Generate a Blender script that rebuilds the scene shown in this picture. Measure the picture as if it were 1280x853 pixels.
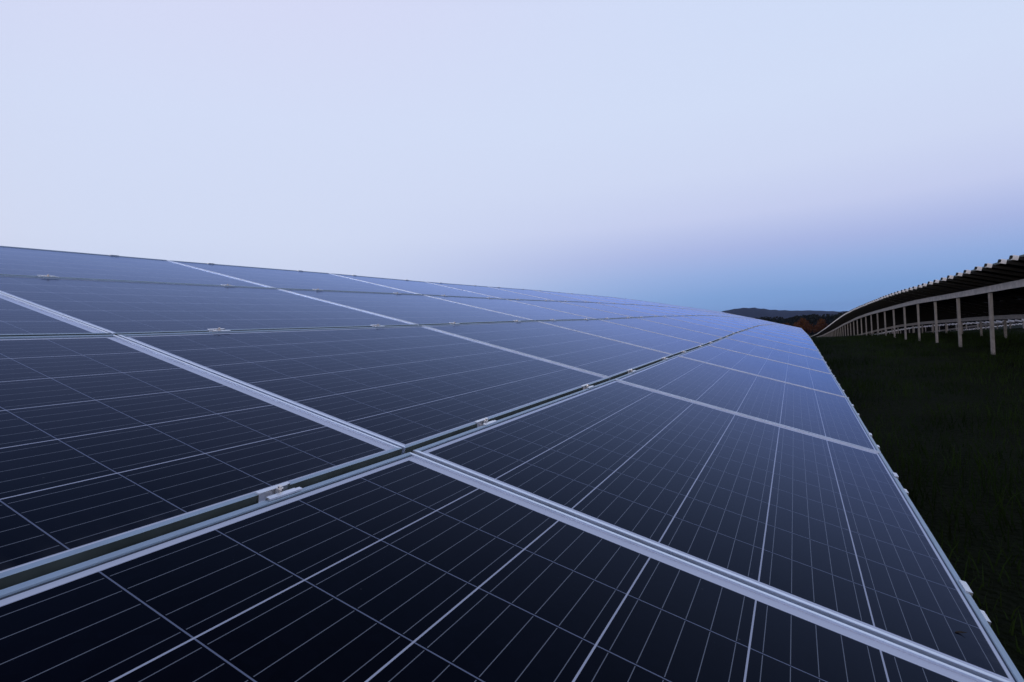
import bpy, bmesh, math, random
from mathutils import Vector, Matrix
R = math.radians
random.seed(7)
scene = bpy.context.scene
for o in list(bpy.data.objects):
    bpy.data.objects.remove(o)

# ------------------------------------------------------------------ camera
cam_d = bpy.data.cameras.new('camera')
cam = bpy.data.objects.new('camera', cam_d)
scene.collection.objects.link(cam)
cam_d.sensor_fit = 'HORIZONTAL'
cam_d.sensor_width = 36.0
cam_d.lens = 36.0 * 720.274 / 1280.0
cam_d.clip_start = 0.02
cam_d.clip_end = 9000
CF = Vector((-0.441814, 0.896991, -0.014404))
CR = Vector((0.895791, 0.44024, -0.061213))
CU = Vector((0.048567, 0.039947, 0.998021))
CP = Vector((0.696202, -0.919374, 0.217343))
m = Matrix.Identity(4)
for i in range(3):
    m[i][0] = CR[i]; m[i][1] = CU[i]; m[i][2] = -CF[i]; m[i][3] = CP[i]
cam.matrix_world = m
scene.camera = cam

# ------------------------------------------------------------------ view
scene.view_settings.view_transform = 'Standard'
scene.view_settings.look = 'None'
scene.view_settings.exposure = 0.0
scene.view_settings.gamma = 1.0
scene.view_settings.use_curve_mapping = False
scene.render.engine = 'CYCLES'
scene.cycles.max_bounces = 6
scene.cycles.use_denoising = True

# ------------------------------------------------------------------ world: dusk sky opposite the set sun
SUN_AZ = R(205)          # azimuth of the set sun, measured from +Y towards +X
world = bpy.data.worlds.new('World')
scene.world = world
world.use_nodes = True
wt = world.node_tree
for n in list(wt.nodes):
    wt.nodes.remove(n)
def s2l(c):
    return tuple((x / 255 / 12.92) if x / 255 <= 0.04045 else ((x / 255 + 0.055) / 1.055) ** 2.4 for x in c) + (1.0,)
class NT:
    def __init__(s, tree): s.t = tree
    def n(s, typ, **kw):
        nd = s.t.nodes.new(typ)
        for k, v in kw.items(): setattr(nd, k, v)
        return nd
    def link(s, a, b): s.t.links.new(a, b)
    def math(s, op, a, b=None, c=None, clamp=False):
        nd = s.n('ShaderNodeMath', operation=op, use_clamp=clamp)
        for i, v in enumerate((a, b, c)):
            if v is None: continue
            if isinstance(v, (int, float)): nd.inputs[i].default_value = v
            else: s.link(v, nd.inputs[i])
        return nd.outputs[0]
    def ramp(s, fac, stops, interp='LINEAR'):
        nd = s.n('ShaderNodeValToRGB'); nd.color_ramp.interpolation = interp
        e = nd.color_ramp.elements
        while len(e) < len(stops): e.new(0.5)
        for el, (p, c) in zip(e, stops): el.position = p; el.color = c
        s.link(fac, nd.inputs[0]); return nd.outputs[0]
    def mix(s, fac, a, b, blend='MIX'):
        nd = s.n('ShaderNodeMix', data_type='RGBA', blend_type=blend)
        for i, v in ((0, fac), (6, a), (7, b)):
            if isinstance(v, (int, float)): nd.inputs[i].default_value = v
            elif isinstance(v, tuple): nd.inputs[i].default_value = v
            else: s.link(v, nd.inputs[i])
        return nd.outputs[2]
w = NT(wt)
tc = w.n('ShaderNodeTexCoord')
sep = w.n('ShaderNodeSeparateXYZ'); w.link(tc.outputs['Generated'], sep.inputs[0])
elev = w.math('DIVIDE', w.math('ARCSINE', sep.outputs[2]), math.pi / 2)      # 0 horizon .. 1 zenith
# how far the view direction swings away from the point opposite the sun (0 .. 1)
adx, ady = -math.sin(SUN_AZ), -math.cos(SUN_AZ)
dot = w.math('ADD', w.math('MULTIPLY', sep.outputs[0], adx), w.math('MULTIPLY', sep.outputs[1], ady))
swing = w.math('MULTIPLY', w.math('SUBTRACT', 1.0, dot), 0.5, clamp=True)
def d(x): return x / 90.0
anti = w.ramp(elev, [
    (0.0, s2l((122, 158, 212))), (d(2.2), s2l((128, 164, 217))), (d(4.2), s2l((147, 174, 224))),
    (d(6.5), s2l((170, 184, 229))), (d(9.5), s2l((196, 205, 239))), (d(13.5), s2l((206, 216, 244))),
    (d(19), s2l((209, 221, 247))), (d(29), s2l((208, 221, 248))), (d(38), s2l((168, 188, 224))),
    (d(50), s2l((112, 133, 180))), (d(66), s2l((76, 88, 122))), (1.0, s2l((62, 70, 98)))])
side = w.ramp(elev, [
    (0.0, s2l((182, 196, 228))), (d(5), s2l((202, 212, 239))), (d(10), s2l((209, 219, 244))),
    (d(20), s2l((211, 221, 247))), (d(30), s2l((213, 218, 246))), (d(40), s2l((165, 184, 222))),
    (d(52), s2l((108, 128, 178))), (d(66), s2l((76, 88, 122))), (1.0, s2l((62, 70, 98)))])
west = w.ramp(elev, [
    (0.0, s2l((236, 196, 172))), (d(6), s2l((236, 206, 192))), (d(14), s2l((218, 212, 222))),
    (d(28), s2l((170, 185, 220))), (d(45), s2l((90, 110, 160))), (1.0, s2l((60, 76, 120)))])
f1 = w.ramp(swing, [(0.04, (0, 0, 0, 1)), (0.36, (1, 1, 1, 1))], 'EASE')
f2 = w.ramp(swing, [(0.45, (0, 0, 0, 1)), (0.9, (1, 1, 1, 1))], 'EASE')
col = w.mix(f2, w.mix(f1, anti, side), west)
bg1 = w.n('ShaderNodeBackground'); w.link(col, bg1.inputs[0]); bg1.inputs[1].default_value = 1.0
sky = w.n('ShaderNodeTexSky', sky_type='NISHITA', sun_disc=False)
sky.sun_elevation = R(1.0); sky.sun_rotation = SUN_AZ
bg2 = w.n('ShaderNodeBackground'); w.link(sky.outputs[0], bg2.inputs[0]); bg2.inputs[1].default_value = 0.001
addn = w.n('ShaderNodeAddShader'); w.link(bg1.outputs[0], addn.inputs[0]); w.link(bg2.outputs[0], addn.inputs[1])
wo = w.n('ShaderNodeOutputWorld'); w.link(addn.outputs[0], wo.inputs[0])

# ------------------------------------------------------------------ afterglow of the set sun, behind the camera
sun_d = bpy.data.lights.new('sun', 'SUN'); sun_d.energy = 0.5; sun_d.angle = R(30); sun_d.color = (1.0, 0.96, 0.94)
sun = bpy.data.objects.new('sun', sun_d); scene.collection.objects.link(sun)
sd = Vector((math.sin(R(222)) * math.cos(R(13)), math.cos(R(222)) * math.cos(R(13)), math.sin(R(13))))
sun.rotation_euler = sd.to_track_quat('Z', 'Y').to_euler()

# ------------------------------------------------------------------ helpers
COL = scene.collection
def tag(o, label=None, cat=None, group=None, kind=None):
    if label: o['label'] = label
    if cat: o['category'] = cat
    if group: o['group'] = group
    if kind: o['kind'] = kind
    return o
def link(o, parent=None):
    COL.objects.link(o)
    if parent: o.parent = parent
    return o
def interp(tab, x):
    if x <= tab[0][0]: return tab[0][1]
    for (a, b), (c, e) in zip(tab, tab[1:]):
        if x <= c: return b + (e - b) * (x - a) / (c - a)
    return tab[-1][1]
def smooth(tab, x, h=1.6):
    return sum(interp(tab, x + k * h) * wgt for k, wgt in ((-1, .16), (-.5, .22), (0, .24), (.5, .22), (1, .16)))
class MB:
    def __init__(s): s.v = []; s.f = []; s.uv = {}; s.mi = []
    def box(s, a, b, M=None, mi=0):
        n = len(s.v)
        for x in (a[0], b[0]):
            for y in (a[1], b[1]):
                for z in (a[2], b[2]):
                    p = Vector((x, y, z)); s.v.append(M @ p if M else p)
        for q in ((0, 1, 3, 2), (4, 6, 7, 5), (0, 4, 5, 1), (2, 3, 7, 6), (0, 2, 6, 4), (1, 5, 7, 3)):
            s.f.append(tuple(n + i for i in q)); s.mi.append(mi)
    def face(s, pts, mi=0, uv=None):
        n = len(s.v); s.v += [Vector(p) for p in pts]; s.f.append(tuple(range(n, n + len(pts)))); s.mi.append(mi)
        if uv: s.uv[len(s.f) - 1] = uv
    def ring(s, loops, closed=True):
        """loops: list of equal-length vertex loops; quads between neighbours (and last to first when closed)"""
        n = len(s.v); k = len(loops[0])
        for lp in loops: s.v += [Vector(p) for p in lp]
        m_ = len(loops)
        for i in range(m_ if closed else m_ - 1):
            j = (i + 1) % m_
            for a in range(k):
                b = (a + 1) % k
                s.f.append((n + i * k + a, n + i * k + b, n + j * k + b, n + j * k + a)); s.mi.append(0)
    def sweep(s, prof, path):
        """prof: 2D closed profile (x, z) swept along path of (point, side, up)"""
        n = len(s.v); k = len(prof)
        for p, sd_, up in path:
            for a, b in prof: s.v.append(p + sd_ * a + up * b)
        for i in range(len(path) - 1):
            for a in range(k):
                b = (a + 1) % k
                s.f.append((n + i * k + a, n + (i + 1) * k + a, n + (i + 1) * k + b, n + i * k + b)); s.mi.append(0)
        s.f.append(tuple(n + a for a in range(k))); s.mi.append(0)
        e = n + (len(path) - 1) * k
        s.f.append(tuple(e + a for a in reversed(range(k)))); s.mi.append(0)
    def add(s, o, M):
        n = len(s.v); fo = len(s.f)
        s.v += [M @ p for p in o.v]; s.f += [tuple(n + i for i in q) for q in o.f]; s.mi += o.mi
        for k_, u in o.uv.items(): s.uv[fo + k_] = u
    def mesh(s, name, mats, fix=True):
        me = bpy.data.meshes.new(name)
        me.from_pydata([tuple(p) for p in s.v], [], s.f)
        for mt in (mats if isinstance(mats, (list, tuple)) else [mats]): me.materials.append(mt)
        for p, mi in zip(me.polygons, s.mi): p.material_index = mi
        if s.uv:
            ul = me.uv_layers.new(name='UVMap')
            for fi, u in s.uv.items():
                for li, c in zip(me.polygons[fi].loop_indices, u): ul.data[li].uv = c
        if fix:
            bm = bmesh.new(); bm.from_mesh(me); bmesh.ops.recalc_face_normals(bm, faces=bm.faces); bm.to_mesh(me); bm.free()
        me.update()
        return me
    def build(s, name, mats, parent=None, fix=True):
        return link(bpy.data.objects.new(name, s.mesh(name, mats, fix)), parent)

# ------------------------------------------------------------------ materials
def mat(name):
    mt = bpy.data.materials.new(name); mt.use_nodes = True
    nt = NT(mt.node_tree); b = mt.node_tree.nodes['Principled BSDF']
    return mt, nt, b
def metal(name, col, rough, met, noise=8.0, amt=0.25, bump=0.0):
    mt, nt, b = mat(name)
    t = nt.n('ShaderNodeTexCoord'); ns = nt.n('ShaderNodeTexNoise'); ns.inputs['Scale'].default_value = noise
    ns.inputs['Detail'].default_value = 6
    nt.link(t.outputs['Object'], ns.inputs[0])
    dk = tuple(c * (1 - amt) for c in col) + (1,); lt = tuple(min(1, c * (1 + amt)) for c in col) + (1,)
    nt.link(nt.ramp(ns.outputs[0], [(0.3, dk), (0.7, lt)]), b.inputs['Base Color'])
    b.inputs['Metallic'].default_value = met
    nt.link(nt.math('MULTIPLY_ADD', ns.outputs[0], 0.25, rough - .12), b.inputs['Roughness'])
    return mt
LP, RP = 1.41698, 0.990878       # column pitch along the row, row pitch up the slope
TAU = 0.286712
PX, PY = (LP - .062) / 10, (RP - .0546) / 6
MX, MY0, MY1 = .014, .007, .012      # white margin at the near end, lower side, upper side of a panel
M_frame = metal('anodised_aluminium', (0.78, 0.83, 0.91), 0.30, 0.75, 14, .07)
M_seam_shade = metal('seam_shade_long_side', (0.075, 0.095, 0.090), 0.7, 0.0, 20, .25)  # frame aluminium darkened: shade of the seam put into the wall colour
M_dull = metal('dimmed_long_lip', (0.42, 0.52, 0.60), 0.5, 0.35, 18, .10)  # frame aluminium dimmed: weaker sky reflection put into the lip colour
M_galv = metal('galvanised_steel', (0.46, 0.44, 0.44), 0.55, 0.2, 9, .28)
M_zinc = metal('bright_zinc', (0.78, 0.80, 0.84), 0.27, 0.75, 25, .12)
M_rail = metal('underside_shade_rail', (0.016, 0.016, 0.016), 0.8, 0.0, 9, .2)  # shade under the neighbouring tables put into a near-black rail colour
M_cap = metal('pale_end_cap', (0.92, 0.90, 0.88), 0.5, 0.0, 9, .05)
M_bolt = metal('stainless_bolt', (0.80, 0.74, 0.68), 0.20, 0.9, 30, .1)

def cells_material():
    mt, nt, b = mat('solar_cells_under_glass')
    uvn = nt.n('ShaderNodeUVMap'); sp = nt.n('ShaderNodeSeparateXYZ'); nt.link(uvn.outputs[0], sp.inputs[0])
    x = nt.math('DIVIDE', sp.outputs[0], PX); y = nt.math('DIVIDE', sp.outputs[1], PY)   # 0..10, 0..6 over the cells
    fx = nt.math('ABSOLUTE', nt.math('SUBTRACT', nt.math('FRACT', x), 0.5))
    fy0 = nt.math('FRACT', y)
    fy = nt.math('ABSOLUTE', nt.math('SUBTRACT', fy0, 0.5))
    gx = nt.math('GREATER_THAN', fx, 0.5 - 0.0009 / PX)
    gy = nt.math('GREATER_THAN', fy, 0.5 - 0.0012 / PY)
    inx = nt.math('LESS_THAN', nt.math('ABSOLUTE', nt.math('SUBTRACT', x, 5.0)), 5.0)
    iny = nt.math('LESS_THAN', nt.math('ABSOLUTE', nt.math('SUBTRACT', y, 3.0)), 3.0)
    inside = nt.math('MULTIPLY', inx, iny)
    gap = nt.math('MAXIMUM', nt.math('MAXIMUM', gx, gy), nt.math('SUBTRACT', 1.0, inside))
    # five busbars per cell, stopping short of the cell's ends
    bb = nt.math('ABSOLUTE', nt.math('SUBTRACT', nt.math('FRACT', nt.math('MULTIPLY', fy0, 5.0)), 0.5))
    bus = nt.math('LESS_THAN', bb, 0.5 * 0.0010 / (PY / 5))
    bus = nt.math('MULTIPLY', bus, nt.math('LESS_THAN', fx, 0.5 - 0.0028 / PX))
    # each cell its own faint tone, plus crystal grain
    cellid = nt.n('ShaderNodeCombineXYZ')
    nt.link(nt.math('FLOOR', x), cellid.inputs[0]); nt.link(nt.math('FLOOR', y), cellid.inputs[1])
    oi = nt.n('ShaderNodeObjectInfo'); nt.link(nt.math('MULTIPLY', oi.outputs['Random'], 57.0), cellid.inputs[2])
    wn = nt.n('ShaderNodeTexWhiteNoise'); wn.noise_dimensions = '3D'; nt.link(cellid.outputs[0], wn.inputs[0])
    vo = nt.n('ShaderNodeTexVoronoi'); vo.inputs['Scale'].default_value = 70
    nt.link(uvn.outputs[0], vo.inputs['Vector'])
    vs = nt.n('ShaderNodeSeparateColor'); nt.link(vo.outputs['Color'], vs.inputs[0])
    tone = nt.math('ADD', nt.math('MULTIPLY', wn.outputs[0], 0.6), nt.math('MULTIPLY', vs.outputs[0], 0.35))
    cell = nt.ramp(tone, [(0.0, (0.0010, 0.0011, 0.0020, 1)), (1.0, (0.0030, 0.0036, 0.0068, 1))])
    c1 = nt.mix(bus, cell, (0.21, 0.22, 0.24, 1))
    c1 = nt.mix(gx, c1, (0.20, 0.22, 0.29, 1))
    c1 = nt.mix(gy, c1, (0.55, 0.56, 0.62, 1))
    c2 = nt.mix(nt.math('SUBTRACT', 1.0, inside), c1, (0.80, 0.80, 0.84, 1))
    # dark bead of sealant where the glass meets the frame
    seal = nt.math('MAXIMUM', nt.math('LESS_THAN', y, -(MY0 - .0025) / PY), nt.math('GREATER_THAN', y, 6 + (MY1 - .0030) / PY))
    c2 = nt.mix(seal, c2, (0.10, 0.11, 0.13, 1))
    # thin uneven film of dust
    geo = nt.n('ShaderNodeNewGeometry')
    ns = nt.n('ShaderNodeTexNoise'); ns.inputs['Scale'].default_value = 2.2; ns.inputs['Detail'].default_value = 8
    ns.inputs['Roughness'].default_value = .62
    nt.link(geo.outputs['Position'], ns.inputs[0])
    dust = nt.math('MULTIPLY', nt.ramp(ns.outputs[0], [(0.35, (0, 0, 0, 1)), (0.75, (1, 1, 1, 1))]), 0.004)
    # dirt washed down against the lower frame bar, and dried drip marks
    low = nt.ramp(nt.math('MULTIPLY', y, 1.0), [(0.0, (1, 1, 1, 1)), (0.16, (.25, .25, .25, 1)), (0.55, (0, 0, 0, 1))])
    drip = nt.n('ShaderNodeTexNoise'); drip.inputs['Scale'].default_value = 1.0; drip.inputs['Detail'].default_value = 5
    mp = nt.n('ShaderNodeMapping'); mp.inputs['Scale'].default_value = (38, 3.0, 1)
    nt.link(uvn.outputs[0], mp.inputs[0]); nt.link(mp.outputs[0], drip.inputs[0])
    dirt = nt.math('MULTIPLY', nt.math('MULTIPLY', low, nt.ramp(drip.outputs[0], [(0.38, (0, 0, 0, 1)), (0.7, (1, 1, 1, 1))])), 0.06)
    spots = nt.n('ShaderNodeTexVoronoi'); spots.inputs['Scale'].default_value = 34; nt.link(geo.outputs['Position'], spots.inputs['Vector'])
    ssp = nt.n('ShaderNodeSeparateColor'); nt.link(spots.outputs['Color'], ssp.inputs[0])
    speck = nt.math('MULTIPLY', nt.math('LESS_THAN', spots.outputs['Distance'], 0.045), nt.math('GREATER_THAN', ssp.outputs[0], 0.86))
    dust = nt.math('ADD', nt.math('ADD', dust, dirt), nt.math('MULTIPLY', speck, 0.10), clamp=True)
    c3 = nt.mix(dust, c2, (0.40, 0.38, 0.36, 1))
    nt.link(c3, b.inputs['Base Color'])
    ns2 = nt.n('ShaderNodeTexNoise'); ns2.inputs['Scale'].default_value = 5; ns2.inputs['Detail'].default_value = 9
    nt.link(geo.outputs['Position'], ns2.inputs[0])
    # anti-reflective glass over the cells: its reflection is weak and bluish
    b.inputs['Specular IOR Level'].default_value = 0.0; b.inputs['Roughness'].default_value = 0.8
    gl = nt.n('ShaderNodeBsdfGlossy'); gl.inputs['Color'].default_value = (0.51, 0.64, 0.98, 1)
    nt.link(nt.math('MULTIPLY_ADD', ns2.outputs[0], 0.14, 0.10), gl.inputs['Roughness'])
    fr = nt.n('ShaderNodeFresnel'); fr.inputs['IOR'].default_value = 1.20
    mx = nt.n('ShaderNodeMixShader'); nt.link(nt.math('MULTIPLY', nt.math('POWER', fr.outputs[0], 1.28), 1.22, clamp=True), mx.inputs[0]); nt.link(b.outputs[0], mx.inputs[1]); nt.link(gl.outputs[0], mx.inputs[2])
    nt.link(mx.outputs[0], mt.node_tree.nodes['Material Output'].inputs['Surface'])
    return mt
M_cells = cells_material()
mt, nt, b = mat('dark_backsheet'); b.inputs['Base Color'].default_value = (0.010, 0.009, 0.008, 1); b.inputs['Roughness'].default_value = 0.8; b.inputs['Specular IOR Level'].default_value = 0.0
M_back = mt
mt, nt, b = mat('black_plastic'); b.inputs['Base Color'].default_value = (0.012, 0.012, 0.013, 1); b.inputs['Roughness'].default_value = 0.7; b.inputs['Specular IOR Level'].default_value = 0.1
M_plastic = mt

# ground
mt, nt, b = mat('meadow_ground')
t = nt.n('ShaderNodeTexCoord')
n1 = nt.n('ShaderNodeTexNoise'); n1.inputs['Scale'].default_value = 0.9; n1.inputs['Detail'].default_value = 10; n1.inputs['Roughness'].default_value = .68
nt.link(t.outputs['Object'], n1.inputs[0])
n2 = nt.n('ShaderNodeTexNoise'); n2.inputs['Scale'].default_value = 26; n2.inputs['Detail'].default_value = 6
nt.link(t.outputs['Object'], n2.inputs[0])
cc = nt.ramp(n1.outputs[0], [(0.3, (0.0055, 0.0085, 0.0030, 1)), (0.5, (0.0095, 0.0150, 0.0045, 1)), (0.72, (0.0170, 0.0190, 0.0080, 1))])
nt.link(nt.mix(0.55, cc, nt.mix(n2.outputs[0], (0.002, 0.002, 0.001, 1), (0.026, 0.030, 0.012, 1))), b.inputs['Base Color'])
bp = nt.n('ShaderNodeBump'); bp.inputs['Strength'].default_value = 0.9; bp.inputs['Distance'].default_value = 0.08
nt.link(n2.outputs[0], bp.inputs['Height']); nt.link(bp.outputs[0], b.inputs['Normal'])
b.inputs['Roughness'].default_value = 1.0; b.inputs['Specular IOR Level'].default_value = 0.05
M_ground = mt
def plain(name, c1, c2, scale, rough=0.95):
    mt, nt, b = mat(name)
    t = nt.n('ShaderNodeTexCoord'); ns = nt.n('ShaderNodeTexNoise'); ns.inputs['Scale'].default_value = scale; ns.inputs['Detail'].default_value = 6
    nt.link(t.outputs['Object'], ns.inputs[0])
    nt.link(nt.ramp(ns.outputs[0], [(0.35, c1 + (1,)), (0.65, c2 + (1,))]), b.inputs['Base Color'])
    b.inputs['Roughness'].default_value = rough; b.inputs['Specular IOR Level'].default_value = 0.1
    return mt
M_blade = plain('grass_blades', (0.007, 0.015, 0.002), (0.026, 0.048, 0.009), 1.3)
M_hill = plain('wooded_hill', (0.008, 0.012, 0.028), (0.011, 0.016, 0.034), 0.01)  # blue of the distant air mixed into the base colour
M_fir = plain('conifer_needles', (0.010, 0.014, 0.009), (0.018, 0.020, 0.014), 0.3)
M_orange = plain('autumn_leaves', (0.080, 0.030, 0.009), (0.14, 0.055, 0.015), 0.8)
M_bark = plain('bark', (0.03, 0.022, 0.016), (0.06, 0.045, 0.03), 2.0)

# ------------------------------------------------------------------ ground, hills
T = [(-60, -.92), (15, -.92), (18, -.90), (21, -.915), (24, -.97), (27, -1.03), (30, -1.04), (33, -1.06), (36, -1.15), (40, -1.27),
     (47, -1.49), (58, -2.0), (73.5, -2.73), (100, -3.95), (144, -5.84), (200, -8.2), (260, -9.6), (340, -10.2), (9000, -10.2)]
def ground_z(y): return smooth(T, y, 2.5)
xs = [-4800, -2500, -900, -300, -120, -60, -30, -18, -12] + [x * .5 for x in range(-16, 41)] + [25, 32, 45, 70, 120, 300, 900, 2500, 4800]
ys = [-3000, -600, -120, -40, -20, -12] + [y * .5 for y in range(-14, 121)] + [63, 67, 72, 78, 85, 95, 110, 130, 150, 175, 200, 230, 260, 300, 340, 420, 600, 1100, 2500, 4800]
gm = MB()
for y in ys:
    for x in xs:
        near = abs(x) < 40 and abs(y) < 70
        bump = (math.sin(x * 1.7 + y * .6) * math.sin(y * 1.1 - x * .4) * .025 + math.sin(x * 3.9 + 1.3) * math.sin(y * 3.1) * .012) if near else 0
        gm.v.append(Vector((x, y, ground_z(y) + bump)))
nx = len(xs)
for j in range(len(ys) - 1):
    for i in range(nx - 1):
        gm.f.append((j * nx + i, j * nx + i + 1, (j + 1) * nx + i + 1, (j + 1) * nx + i)); gm.mi.append(0)
g = gm.build('ground', M_ground, fix=False); tag(g, kind='structure')
for p in g.data.polygons: p.use_smooth = True

# wooded hills on the horizon
HR = [(-75, .35), (-50, .55), (-30, .4), (-14, .25), (-9, .35), (-7, .62), (-5.5, .88), (-4.5, .98), (-3.3, .92), (-1.8, .62), (0, .42), (1.2, .36), (3.5, .10), (5, .05), (9, .12), (20, .3), (40, .4), (70, .3)]
hb = MB(); D0, D1, D2 = 2300, 2800, 3500
azs = [a * .25 for a in range(-300, 281)]
for a in azs:
    e = interp(HR, a) + 0.018 * math.sin(a * 7.1) + .012 * math.sin(a * 17.3 + 1)
    ra = R(a)
    for D, z in ((D0, -11), ((D0 + D1) / 2, (-11 + (D1 * math.tan(R(max(e, .02))) + .2)) / 2 + 4), (D1, D1 * math.tan(R(e)) + .2), (D2, -11)):
        hb.v.append(Vector((.7 + math.sin(ra) * D, -.9 + math.cos(ra) * D, z)))
for i in range(len(azs) - 1):
    for k in range(3):
        hb.f.append((i * 4 + k, (i + 1) * 4 + k, (i + 1) * 4 + k + 1, i * 4 + k + 1)); hb.mi.append(0)
h = hb.build('hills', M_hill); tag(h, kind='structure')

# ------------------------------------------------------------------ the panel (local x along the row, y up the slope, z out of the glass)
Lx, Wy = LP - .010, RP - .0180
def frame_mb(bevel=True):
    lx, ly = .008, .0088
    def loop(s, z):     # s in "lip units": 0 outer edge .. 1 inner lip edge ; values >1 continue inward in metres
        ox = lx * s if s <= 1 else lx + (s - 1); oy = ly * s if s <= 1 else ly + (s - 1)
        a, b_ = Lx / 2 - ox, Wy / 2 - oy
        return [(-a, -b_, z), (a, -b_, z), (a, b_, z), (-a, b_, z)]
    mb = MB()
    mb.ring([loop(.08, 0), loop(.92, 0), loop(1, -.0006), loop(1, -.0032), loop(.25, -.0032), loop(.25, -.033), loop(1.016, -.033), loop(1.016, -.035), loop(0, -.035), loop(0, -.0007)])
    # outer walls of the two long bars, with the seam's shade painted on
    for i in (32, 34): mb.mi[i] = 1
    for i in (36, 38, 0, 2, 4, 6, 8, 10): mb.mi[i] = 2      # their lips, a weaker sky reflection painted in as duller colour
    return mb
def glass_mb():
    mb = MB(); a, b_ = Lx / 2 - .0030, Wy / 2 - .0036
    ox, oy = Lx / 2 - .008 - MX, Wy / 2 - .0088 - MY0        # cell area starts here
    P = [(-a, -b_), (a, -b_), (a, b_), (-a, b_)]
    mb.face([(x, y, -.0034) for x, y in P], uv=[(x + ox, y + oy) for x, y in P])
    Q = [(x, y, -.0034) for x, y in P]; W_ = [(x, y, -.0072) for x, y in P]
    for i in range(4):
        j = (i + 1) % 4
        mb.face([Q[i], W_[i], W_[j], Q[j]], uv=[(-1, -1)] * 4)
    return mb
def back_mb():
    mb = MB(); a, b_ = Lx / 2 - .004, Wy / 2 - .005
    mb.box((-a, -b_, -.0086), (a, b_, -.0074)); return mb
def jbox_mb():
    mb = MB(); mb.box((-.06, Wy / 2 - .16, -.030), (.06, Wy / 2 - .06, -.0088)); return mb
ME_frame = frame_mb().mesh('frame', [M_frame, M_seam_shade, M_dull])
ME_glass = glass_mb().mesh('glass', M_cells, fix=False)
ME_back = back_mb().mesh('backsheet', M_back)
ME_jbox = jbox_mb().mesh('junction_box', M_plastic)
far_parts = MB()
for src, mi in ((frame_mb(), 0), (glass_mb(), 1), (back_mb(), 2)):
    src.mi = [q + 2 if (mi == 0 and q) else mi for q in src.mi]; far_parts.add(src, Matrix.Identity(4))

proto = bpy.data.objects.new('solar_panel', None)
proto_children = [bpy.data.objects.new(n_, me) for n_, me in (('frame', ME_frame), ('glass', ME_glass), ('backsheet', ME_back), ('junction_box', ME_jbox))]
def put_panel(M, label, group):
    r = proto.copy(); link(r); r.matrix_world = M; r.empty_display_size = .1
    tag(r, label, 'solar panel', group)
    for ch in proto_children:
        c = ch.copy(); link(c, r)
    return r

# ------------------------------------------------------------------ row frames
def row_frame(x0, prof, ustart, ncol):
    """columns of a sloping array: list of (matrix at the column centre on the v=0 line, start point, end point)"""
    cols = []
    y = ustart
    for c in range(ncol):
        z0 = prof(y); y1 = y + LP
        for _ in range(3):
            z1 = prof(y1); y1 = y + math.sqrt(LP * LP - (z1 - z0) ** 2)
        z1 = prof(y1)
        t = Vector((0, y1 - y, z1 - z0)).normalized()
        a = Vector((-math.cos(TAU), 0, math.sin(TAU))); a = (a - t * a.dot(t)).normalized(); nn = t.cross(a)
        P0, P1 = Vector((x0, y, z0)), Vector((x0, y1, z1))
        M = Matrix.Identity(4)
        for i in range(3):
            M[i][0] = t[i]; M[i][1] = a[i]; M[i][2] = nn[i]; M[i][3] = (P0[i] + P1[i]) / 2
        cols.append((M, P0, P1)); y = y1
    return cols
def off(M, u, v, z=0): return M @ Matrix.Translation((u, v, z))
BEND = -.016          # the two upper panel rows of the foreground table lie a touch flatter
def off1(M, u, v):
    if v <= RP * 1.01: return off(M, u, v)
    return off(M, u, RP) @ Matrix.Rotation(BEND, 4, 'X') @ Matrix.Translation((0, v - RP, 0))
A1 = [(-20, .18), (-4.3, .045), (0, 0), (LP, .0027), (2 * LP, .0132), (3 * LP, .0149), (4 * LP, .0267), (5 * LP, .0402), (6 * LP, .0422),
      (8.8, .045), (11, .050), (13, .045), (17, .005), (20, -.03), (24, -.07), (30, -.13), (34, -.20), (40, -.42), (47, -.70), (60, -1.35)]
prof1 = lambda y: interp(A1, y)
A2 = [(-20, .13), (8, .13), (11, .112), (13.3, .093), (15, .060), (17, .028), (20, -.005), (23.6, -.03), (29, -.165), (37.2, -.386), (46, -.706),
      (58.3, -1.316), (75.4, -2.257), (106.6, -3.83), (152, -5.79), (200, -7.4)]
prof2 = lambda y: smooth(A2, y, 2.0)
N1 = 25
row1 = row_frame(0.0, prof1, -LP * 2 * math.cos(.0099), N1 + 2)      # columns -2 .. N1-1
names = {0: 'lowest', 1: 'second lowest', 2: 'second highest', 3: 'highest'}
ordw = ['first', 'second', 'third', 'fourth', 'fifth', 'sixth', 'seventh', 'eighth', 'ninth', 'tenth']
n_panels = 0
for ci, (M, P0, P1) in enumerate(row1):
    c = ci - 2
    for r in range(4):
        if c == -2:
            lab = 'solar panel at the near end of the foreground array, beside the camera'
        elif c == -1:
            lab = {0: 'big black solar panel filling the bottom left foreground, nearest the camera',
                   1: 'dark solar panel cropped by the left edge, just above the long seam with clamps',
                   2: 'solar panel whose tip only shows at the far left edge of the foreground array',
                   3: 'solar panel of the highest row at the near end, left of the picture'}[r]
        elif c < 8:
            lab = '%s blue panel, %s row of the foreground array, %s past the cross joint' % (
                'large glossy' if c == 0 else 'glossy' if c < 3 else 'pale', names[r], ordw[c])
        else:
            lab = 'far pale solar panel in the %s row, near the crest of the array' % names[r]
        jit = Matrix.Rotation(random.uniform(-.0012, .0012), 4, 'X') @ Matrix.Rotation(random.uniform(-.0012, .0012), 4, 'Y')
        put_panel(off1(M, 0, (r - .5) * RP) @ jit, lab, 'solar panels of the foreground array'); n_panels += 1

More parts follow.
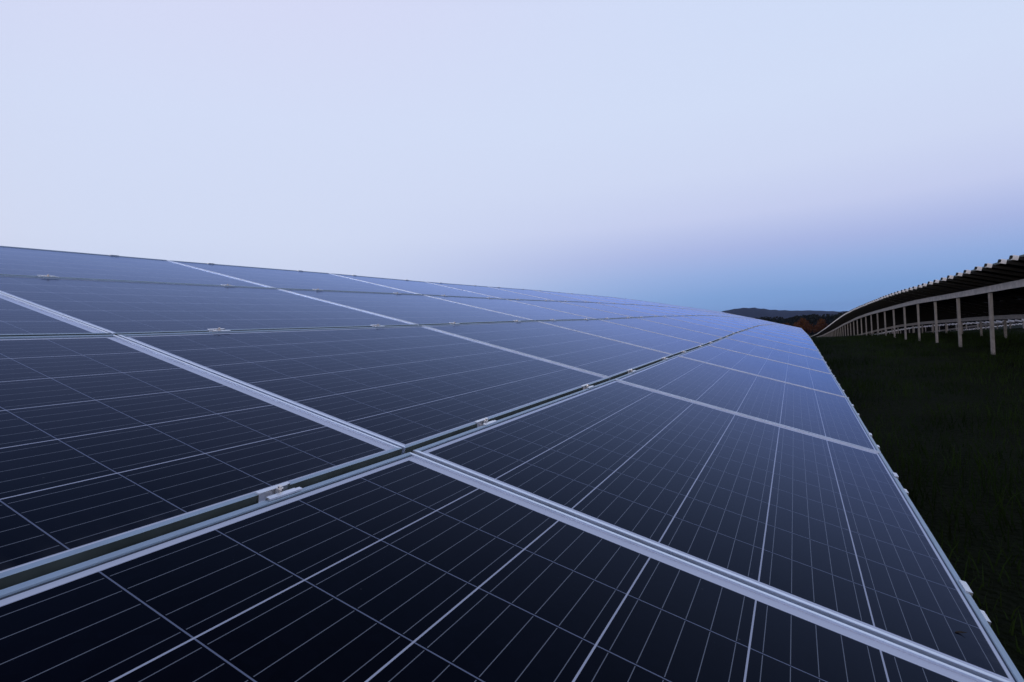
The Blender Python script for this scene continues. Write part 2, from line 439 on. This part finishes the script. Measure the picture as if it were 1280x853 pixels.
# clamps: a hat-shaped channel sunk between two frames, a bolt in it
def clamp_mb():
    mb = MB(); hw, hl = .0155, .030
    # flanges on the lips, walls and floor of the channel, as one bent sheet with thickness
    t_ = .0028
    out = [(-hw, .0004), (-.0086, .0004), (-.0074, -.013), (.0074, -.013), (.0086, .0004), (hw, .0004)]
    inn = [(hw, .0004 + t_), (.0070, .0004 + t_), (.0056, -.013 + t_), (-.0056, -.013 + t_), (-.0070, .0004 + t_), (-hw, .0004 + t_)]
    prof = out + inn
    mb.sweep(prof, [(Vector((-hl, 0, 0)), Vector((0, 1, 0)), Vector((0, 0, 1))), (Vector((hl * .72, 0, 0)), Vector((0, 1, 0)), Vector((0, 0, 1)))])
    # the two flanges run on past the channel
    mb.box((hl * .72 + .0001, -hw, .0004), (hl, -.0088, .0004 + t_)); mb.box((hl * .72 + .0001, .0088, .0004), (hl * .95, hw, .0004 + t_))
    return mb
def hexbolt_mb():
    mb = MB()
    def pr(r_, z0, z1, k, rot=0):
        n = len(mb.v)
        for z in (z0, z1):
            for i in range(k):
                a = 2 * math.pi * i / k + rot
                mb.v.append(Vector((r_ * math.cos(a), r_ * math.sin(a), z)))
        for i in range(k):
            j = (i + 1) % k
            mb.f.append((n + i, n + j, n + k + j, n + k + i)); mb.mi.append(0)
        mb.f.append(tuple(n + k + i for i in range(k))); mb.mi.append(0)
        mb.f.append(tuple(n + i for i in reversed(range(k)))); mb.mi.append(0)
    pr(.0056, -.0098, -.0086, 16); pr(.0054, -.0086, .0065, 6, .3); pr(.0032, .0065, .0095, 12)
    return mb
ME_clamp = clamp_mb().mesh('mid_clamp', M_zinc); ME_bolt = hexbolt_mb().mesh('bolt', M_bolt)
def endclamp_mb():
    mb = MB()    # Z shape gripping the outer edge of a frame; local y=0 is the frame's outer edge, -y outward
    t_ = .0025; hl = .023
    out = [(.007, .0004), (-.0004, .0004), (-.0004, -.034), (-.019, -.034), (-.019, -.037), (-.0034, -.037), (-.0034, .0034), (.007, .0034)]
    mb.sweep(out, [(Vector((-hl, 0, 0)), Vector((0, 1, 0)), Vector((0, 0, 1))), (Vector((hl, 0, 0)), Vector((0, 1, 0)), Vector((0, 0, 1)))])
    return mb
def endbolt_mb():
    s_ = hexbolt_mb(); mb = MB(); mb.add(s_, Matrix.Translation((0, -.0125, -.0262))); return mb
ME_eclamp = endclamp_mb().mesh('end_clamp', M_zinc); ME_ebolt = endbolt_mb().mesh('bolt', M_bolt)
RU = (.315 - LP / 2, 1.10 - LP / 2)          # rail positions within a column
clampn = 0
seam_name = {0: 'lowest long seam', 1: 'middle long seam', 2: 'highest long seam'}
for ci, (M, P0, P1) in enumerate(row1):
    c = ci - 2
    for k, u in enumerate(RU):
        for s in (-1, 0, 1, 2, 3):
            if c < -1 or c >= 20: continue
            if s == -1 and c < 0: continue
            jig = random.uniform(-.006, .006)
            if s in (-1, 3):
                o = bpy.data.objects.new('end_clamp', ME_eclamp); bo = bpy.data.objects.new('bolt', ME_ebolt)
                MM = off(M, u + jig, -RP + .009) if s == -1 else off1(M, u + jig, 3 * RP - .009) @ Matrix.Rotation(math.pi, 4, 'Z')
                w_ = 'lower edge beside the grass' if s == -1 else 'upper edge against the sky'
                grp = 'end clamps along the foreground array'; cat = 'end clamp'
            else:
                o = bpy.data.objects.new('mid_clamp', ME_clamp); bo = bpy.data.objects.new('bolt', ME_bolt)
                MM = off1(M, u + jig, s * RP) @ Matrix.Rotation(random.uniform(-.01, .01), 4, 'Z'); w_ = seam_name[s]
                grp = 'clamps along the seams of the foreground array'; cat = 'clamp'
            link(o); o.matrix_world = MM; link(bo, o)
            i_ = c * 2 + k
            if c == -1:
                lab = 'silvery clamp on the %s, %s the cross joint' % (w_, 'just before' if k else 'left of')
            elif i_ < 8:
                lab = 'small silvery clamp on the %s, %s beyond the cross joint' % (w_, ordw[i_])
            else:
                lab = 'tiny far clamp on the %s near the crest' % w_
            tag(o, lab, cat, grp); clampn += 1

# ------------------------------------------------------------------ mounting rails, purlins, posts
def rail_mb(v0, v1, wd=.042, ht=.050, bend=0.0):
    mb = MB(); t_ = .004
    # C channel open downward, z top at -0.0355
    z1 = -.0355; z0 = z1 - ht; h_ = wd / 2
    prof = [(-h_, z0), (-h_ + t_, z0), (-h_ + t_, z1 - t_), (h_ - t_, z1 - t_), (h_ - t_, z0), (h_, z0), (h_, z1), (-h_, z1)]
    path = [Vector((0, v0, 0)), Vector((0, RP, 0)), Vector((0, v1, bend * (v1 - RP)))]
    mb.sweep(prof, [(p, Vector((1, 0, 0)), Vector((0, 0, 1))) for p in path])
    return mb
ME_rail1 = rail_mb(-RP - .030, 3 * RP + .010, bend=BEND).mesh('mounting_rail', M_zinc)
ME_rail2 = rail_mb(-RP - .12, 3 * RP + .13, .055, .05).mesh('mounting_rail', M_rail)
CAPS = ((-RP - .230, -RP - .030), (3 * RP + .025, 3 * RP + .100))
def cap_mb(which=(0, 1)):
    mb = MB()
    for v0, v1 in [CAPS[i] for i in which]:
        # rounded cap slipped over the rail's tip
        prof = [(-.033, -.098), (-.033, -.042), (-.020, -.022), (.020, -.022), (.033, -.042), (.033, -.098)]
        mb.sweep(prof, [(Vector((0, v0, 0)), Vector((1, 0, 0)), Vector((0, 0, 1))), (Vector((0, v1, 0)), Vector((1, 0, 0)), Vector((0, 0, 1)))])
    return mb
ME_cap = [cap_mb((i,)).mesh('end_cap', M_cap) for i in (0, 1)]
def put_rail(me, M, u, lab, grp):
    o = bpy.data.objects.new('mounting_rail', me); link(o); o.matrix_world = off(M, u, 0); tag(o, lab, 'rail', grp)
    if me is ME_rail2:
        for c_ in ME_cap: link(bpy.data.objects.new('end_cap', c_), o)
rails = 0
for ci, (M, P0, P1) in enumerate(row1):
    for k, u in enumerate(RU):
        put_rail(ME_rail1, M, u, 'slim metal rail under the foreground array with its tip over the grass', 'mounting rails of the foreground array'); rails += 1

def purlin(x_off_v, cols, ht, wd, drop, name_label, group=None):
    """long channel beam under the rails at up-slope position v"""
    mb = MB(); prof = [(-wd / 2, -ht), (wd / 2, -ht), (wd / 2, -ht + .012), (-wd / 2 + .006, -ht + .012), (-wd / 2 + .006, -.012), (wd / 2, -.012), (wd / 2, 0), (-wd / 2, 0)]
    path = []
    pts = [c_[1] for c_ in cols] + [cols[-1][2]]
    for p in pts:
        q = p + Vector((-math.cos(TAU) * x_off_v, 0, math.sin(TAU) * x_off_v - drop))
        path.append((q, Vector((1, 0, 0)), Vector((0, 0, 1))))
    mb.sweep(prof, path)
    o = mb.build('purlin', M_galv); tag(o, name_label, 'beam', group); return o
def post_mesh(h_):
    mb = MB(); a, b_, t_ = .045, .028, .004        # C section standing upright, open towards the sunless side
    prof = [(-a, -b_), (a, -b_), (a, b_), (a - .012, b_), (a - .012, b_ - t_), (a - t_, b_ - t_), (a - t_, -b_ + t_), (-a + t_, -b_ + t_), (-a + t_, b_ - t_), (-a + .012, b_ - t_), (-a + .012, b_), (-a, b_)]
    mb.sweep(prof, [(Vector((0, 0, 0)), Vector((1, 0, 0)), Vector((0, 1, 0))), (Vector((0, 0, h_)), Vector((1, 0, 0)), Vector((0, 1, 0)))])
    return mb.mesh('post', M_galv)
ME_post = post_mesh(1.0)
def put_post(x, y, ztop, lab, grp):
    zg = ground_z(y) - .08
    o = bpy.data.objects.new('post', ME_post); link(o)
    o.location = (x, y, zg); o.scale = (1, 1, ztop - zg); o.rotation_euler = (0, R(random.uniform(-.5, .5)), R(90 + random.uniform(-3, 3)))
    tag(o, lab, 'post', grp); return o

# foreground array's own frame (mostly hidden beneath the panels)
VB, VF = 2.20, -.25
for v, nm in ((VB, 'rear'), (VF, 'front')):
    bd = -BEND * max(0, v - RP)
    purlin(v, row1, .14, .06, .040 + .050 + bd, 'galvanised %s beam running under the foreground array' % nm)
    for i in range(1, len(row1), 2):
        P = row1[i][1]
        put_post(P.x - math.cos(TAU) * v, P.y, P.z + math.sin(TAU) * v - .040 - .050 - .14 - bd,
                 'galvanised %s post under the foreground array' % nm, 'posts under the foreground array')

# neighbouring rows
ST2 = 15.38 - LP * 6
def build_row(x0, dz, ncol, n_ind, tagname, rail_ind, mirror_posts=True):
    cols = row_frame(x0, lambda y: prof2(y) + dz, ST2, ncol)
    rest = MB(); rrest = MB()
    src_rail = rail_mb(-RP - .12, 3 * RP + .13, .055, .05); cp_ = cap_mb(); cp_.mi = [1] * len(cp_.f); src_rail.add(cp_, Matrix.Identity(4))
    for ci, (M, P0, P1) in enumerate(cols):
        # each table sits a touch askew of its neighbour, as on uneven ground
        Mj = M @ Matrix.Rotation(random.uniform(-.0035, .0035), 4, 'Y') @ Matrix.Translation((0, random.uniform(-.008, .008), 0))
        for r in range(4):
            if ci < n_ind:
                lab = 'dark panel underside in the %s row, %s' % (names[r], tagname)
                if r == 3: lab = 'dark top-edge panel underside along the rim, %s' % tagname
                put_panel(off(Mj, 0, (r - .5) * RP), lab, 'solar panels of the %s' % tagname)
            else:
                rest.add(far_parts, off(Mj, 0, (r - .5) * RP))
        for k, u in enumerate(RU):
            if ci * 2 + k < rail_ind:
                put_rail(ME_rail2, Mj, u, 'pale rail, bright tip past the rim of the %s' % tagname, 'mounting rails of the %s' % tagname)
            else:
                rrest.add(src_rail, off(Mj, u, 0))
    if rest.v:
        o = rest.build('distant_solar_panels', [M_frame, M_cells, M_back, M_seam_shade, M_dull], fix=False)
        tag(o, 'the many distant solar panels of the %s, merging into one strip' % tagname, 'solar panels', kind='stuff')
    if rrest.v:
        o = rrest.build('distant_mounting_rails', [M_rail, M_cap], fix=False)
        tag(o, 'bright distant rail tips of the %s, merging into a pale line' % tagname, 'rails', kind='stuff')
    for v, nm in ((2.26, 'rear'), (-.25, 'front')):
        purlin(v, cols, .14, .06, .040 + .050, 'long grey %s beam under the %s' % (nm, tagname))
        for i in range(0, len(cols), 2):
            P = cols[i][1]; j_ = i // 2
            if nm == 'rear' and 3 <= j_ < 11 and x0 < 8:
                lab = 'galvanised rear post of the %s, %s from the right' % (tagname, ordw[j_ - 3])
            else:
                lab = '%s galvanised %s post holding up the %s' % ('slim' if nm == 'rear' else 'short', nm, tagname)
            put_post(P.x - math.cos(TAU) * v, P.y, P.z + math.sin(TAU) * v - .040 - .070 - .14, lab, '%s posts of the %s' % (nm, tagname))
    return cols
n_ind2 = (300 - n_panels) // 4
row2 = build_row(6.80, 0.0, 122, n_ind2, 'neighbouring array on the right', 170)
row3 = build_row(13.60, -.02, 70, 0, 'second array behind the neighbouring one', 60)

# scrap of leaf on the glass by the near lower corner
lf = MB(); K = 7
for i in range(K):
    t_ = i / (K - 1); wv = .0022 * math.sin(math.pi * min(.98, t_ + .04)); z_ = .0012 + .0035 * t_ * t_
    for sgn in (-1, 1): lf.v.append(Vector((-.008 + .016 * t_, sgn * wv + .002 * math.sin(t_ * 3), z_)))
    for sgn in (-1, 1): lf.v.append(Vector((-.008 + .016 * t_, sgn * wv + .002 * math.sin(t_ * 3), z_ - .0006)))
for i in range(K - 1):
    a = i * 4; b_ = a + 4
    for q in ((a, a + 1, b_ + 1, b_), (a + 2, b_ + 2, b_ + 3, a + 3), (a, b_, b_ + 2, a + 2), (a + 1, a + 3, b_ + 3, b_ + 1)): lf.f.append(q); lf.mi.append(0)
lf.f += [(0, 2, 3, 1), tuple(4 * K - 4 + i for i in (0, 1, 3, 2))]; lf.mi += [0, 0]
leaf = lf.build('leaf_scrap', M_bark)
leaf.matrix_world = off(row1[2][0], .115 - LP / 2, -RP + .060, 0) @ Matrix.Translation((0, 0, -.003)) @ Matrix.Rotation(R(-70), 4, 'Z')
tag(leaf, 'tiny dark curled leaf scrap on the glass near the lower right corner', 'leaf')

# ------------------------------------------------------------------ vegetation
def blades(n, xr, yr, hmin, hmax, wid):
    mb = MB()
    for _ in range(n):
        x = random.uniform(*xr); y = yr[0] + (yr[1] - yr[0]) * random.random() ** 1.5
        if 4 > x > 3.9: continue
        z = ground_z(y) - .01
        hh = random.uniform(hmin, hmax) * (0.5 + .8 * (0.5 + 0.5 * math.sin(x * 2.1 + math.sin(y * 1.3) * 2)))
        a = random.uniform(0, 2 * math.pi); dx, dy = math.cos(a) * wid, math.sin(a) * wid
        lx_, ly_ = random.gauss(0, .35) * hh, random.gauss(0, .35) * hh
        n0 = len(mb.v)
        mb.v += [Vector((x - dx, y - dy, z)), Vector((x + dx, y + dy, z)), Vector((x + dx * .7 + lx_ * .4, y + dy * .7 + ly_ * .4, z + hh * .6)),
                 Vector((x - dx * .7 + lx_ * .4, y - dy * .7 + ly_ * .4, z + hh * .6)), Vector((x + lx_, y + ly_, z + hh))]
        mb.f += [(n0, n0 + 1, n0 + 2, n0 + 3), (n0 + 3, n0 + 2, n0 + 4)]; mb.mi += [0, 0]
    return mb
gb = blades(60000, (.9, 9), (.5, 34), .05, .17, .0035)
go = gb.build('grass', M_blade, fix=False); tag(go, 'dark dusk grass between the two arrays', 'grass', kind='stuff')

def crown(mb, c, rx, rz, n, leaf, conic=False, rnd=random):
    for _ in range(n):
        if conic:
            t_ = rnd.random() ** .7; rr = rx * t_ * (0.55 + .45 * rnd.random()); a = rnd.uniform(0, 2 * math.pi)
            p = Vector((c[0] + rr * math.cos(a), c[1] + rr * math.sin(a), c[2] + rz * (1 - 2 * t_)))
        else:
            v = Vector((rnd.gauss(0, 1), rnd.gauss(0, 1), rnd.gauss(0, 1))).normalized() * (rnd.random() ** .4)
            k = 1 + .28 * math.sin(v.x * 5 + c[0]) * math.sin(v.z * 6 + c[1])
            p = Vector((c[0] + v.x * rx * k, c[1] + v.y * rx * k, c[2] + v.z * rz * k))
        q = Vector((rnd.gauss(0, 1), rnd.gauss(0, 1), rnd.gauss(0, 1))).normalized(); e1 = q.orthogonal().normalized() * leaf; e2 = q.cross(e1)
        n0 = len(mb.v); mb.v += [p + e1, p + e2 * .7, p - e1, p - e2 * .7]; mb.f.append((n0, n0 + 1, n0 + 2, n0 + 3)); mb.mi.append(0)
fo = MB(); rnd = random.Random(3)
for i in range(1300):
    az = R(rnd.uniform(-16, 12)); D = rnd.uniform(330, 400)
    x, y = .7 + math.sin(az) * D, -.9 + math.cos(az) * D
    hh = rnd.uniform(8.4, 10.2) * (1 + .06 * math.sin(math.degrees(az) * 1.9))
    if rnd.random() < .5: crown(fo, (x, y, -10.2 + hh / 2), 2.4, hh / 2, 70, .75, True, rnd)
    else: crown(fo, (x, y, -10.2 + hh * .55), 3.2, hh * .43, 70, .8, False, rnd)
    # a stem under every crown
    fo.box((x - .15, y - .15, -10.4), (x + .15, y + .15, -10.2 + hh * .5))
f_ = fo.build('forest', M_fir, fix=False); tag(f_, 'dark far-off wood below the hill', 'forest', kind='stuff')
def tree(az, D, hh, wdt, lab, sd_):
    rn = random.Random(sd_); az = R(az)
    x, y = .7 + math.sin(az) * D, -.9 + math.cos(az) * D; z = ground_z(y)
    r = bpy.data.objects.new('autumn_tree', None); link(r); r.location = (x, y, z)
    tag(r, lab, 'tree', 'orange trees before the wood')
    tb = MB()
    k = 7
    loops = []
    for zz, rr in ((-.3, .22), (hh * .3, .16), (hh * .7, .07)):
        loops.append([(rr * math.cos(2 * math.pi * i / k), rr * math.sin(2 * math.pi * i / k), zz) for i in range(k)])
    tb.ring(loops, closed=False)
    for i in range(6):
        a = rn.uniform(0, 6.28); z0 = hh * rn.uniform(.3, .55); e = Vector((math.cos(a) * wdt * .7, math.sin(a) * wdt * .7, z0 + hh * .22)); s0 = Vector((0, 0, z0))
        sdv = Vector((-math.sin(a), math.cos(a), 0))
        tb.v += [s0 + sdv * .06, s0 - sdv * .06, s0 + Vector((0, 0, .1)), e]; n0 = len(tb.v) - 4
        tb.f += [(n0, n0 + 1, n0 + 3), (n0 + 1, n0 + 2, n0 + 3), (n0 + 2, n0, n0 + 3)]; tb.mi += [0] * 3
    tb.build('trunk', M_bark, r)
    cb = MB()
    for i in range(9):
        a = rn.uniform(0, 6.28); rr = wdt * rn.uniform(.1, .6)
        crown(cb, (rr * math.cos(a), rr * math.sin(a), hh * rn.uniform(.42, .8)), wdt * rn.uniform(.35, .55), hh * rn.uniform(.12, .2), 170, .28, False, rn)
    cb.build('crown', M_orange, r, fix=False)
tree(-.75, 235, 7.6, 2.2, 'small rusty orange tree just above the end of the foreground array', 1)
tree(.95, 230, 8.6, 3.0, 'largest orange tree, in the gap between the two arrays', 2)
tree(1.9, 240, 7.8, 2.6, 'orange tree partly behind the far end of the neighbouring array', 4)

# ------------------------------------------------------------------ evening air
hz = MB(); hz.box((-5000, -3100, -12.5), (5000, 5000, 62))
hm = bpy.data.materials.new('evening_haze'); hm.use_nodes = True
ht = hm.node_tree; ht.nodes.remove(ht.nodes['Principled BSDF'])
pv = ht.nodes.new('ShaderNodeVolumePrincipled'); pv.inputs['Color'].default_value = (0.42, 0.58, 1.0, 1); pv.inputs['Density'].default_value = 0.00006
ht.links.new(pv.outputs[0], ht.nodes['Material Output'].inputs['Volume'])
ho = hz.build('haze', hm); tag(ho, 'thin blue evening haze over the fields', 'haze', kind='stuff')

tree(.15, 262, 7.4, 2.8, 'dull rust-brown tree between the two larger orange ones', 7)
tree(-1.7, 250, 7.6, 2.4, 'lone rusty tree top showing left of the others', 9)
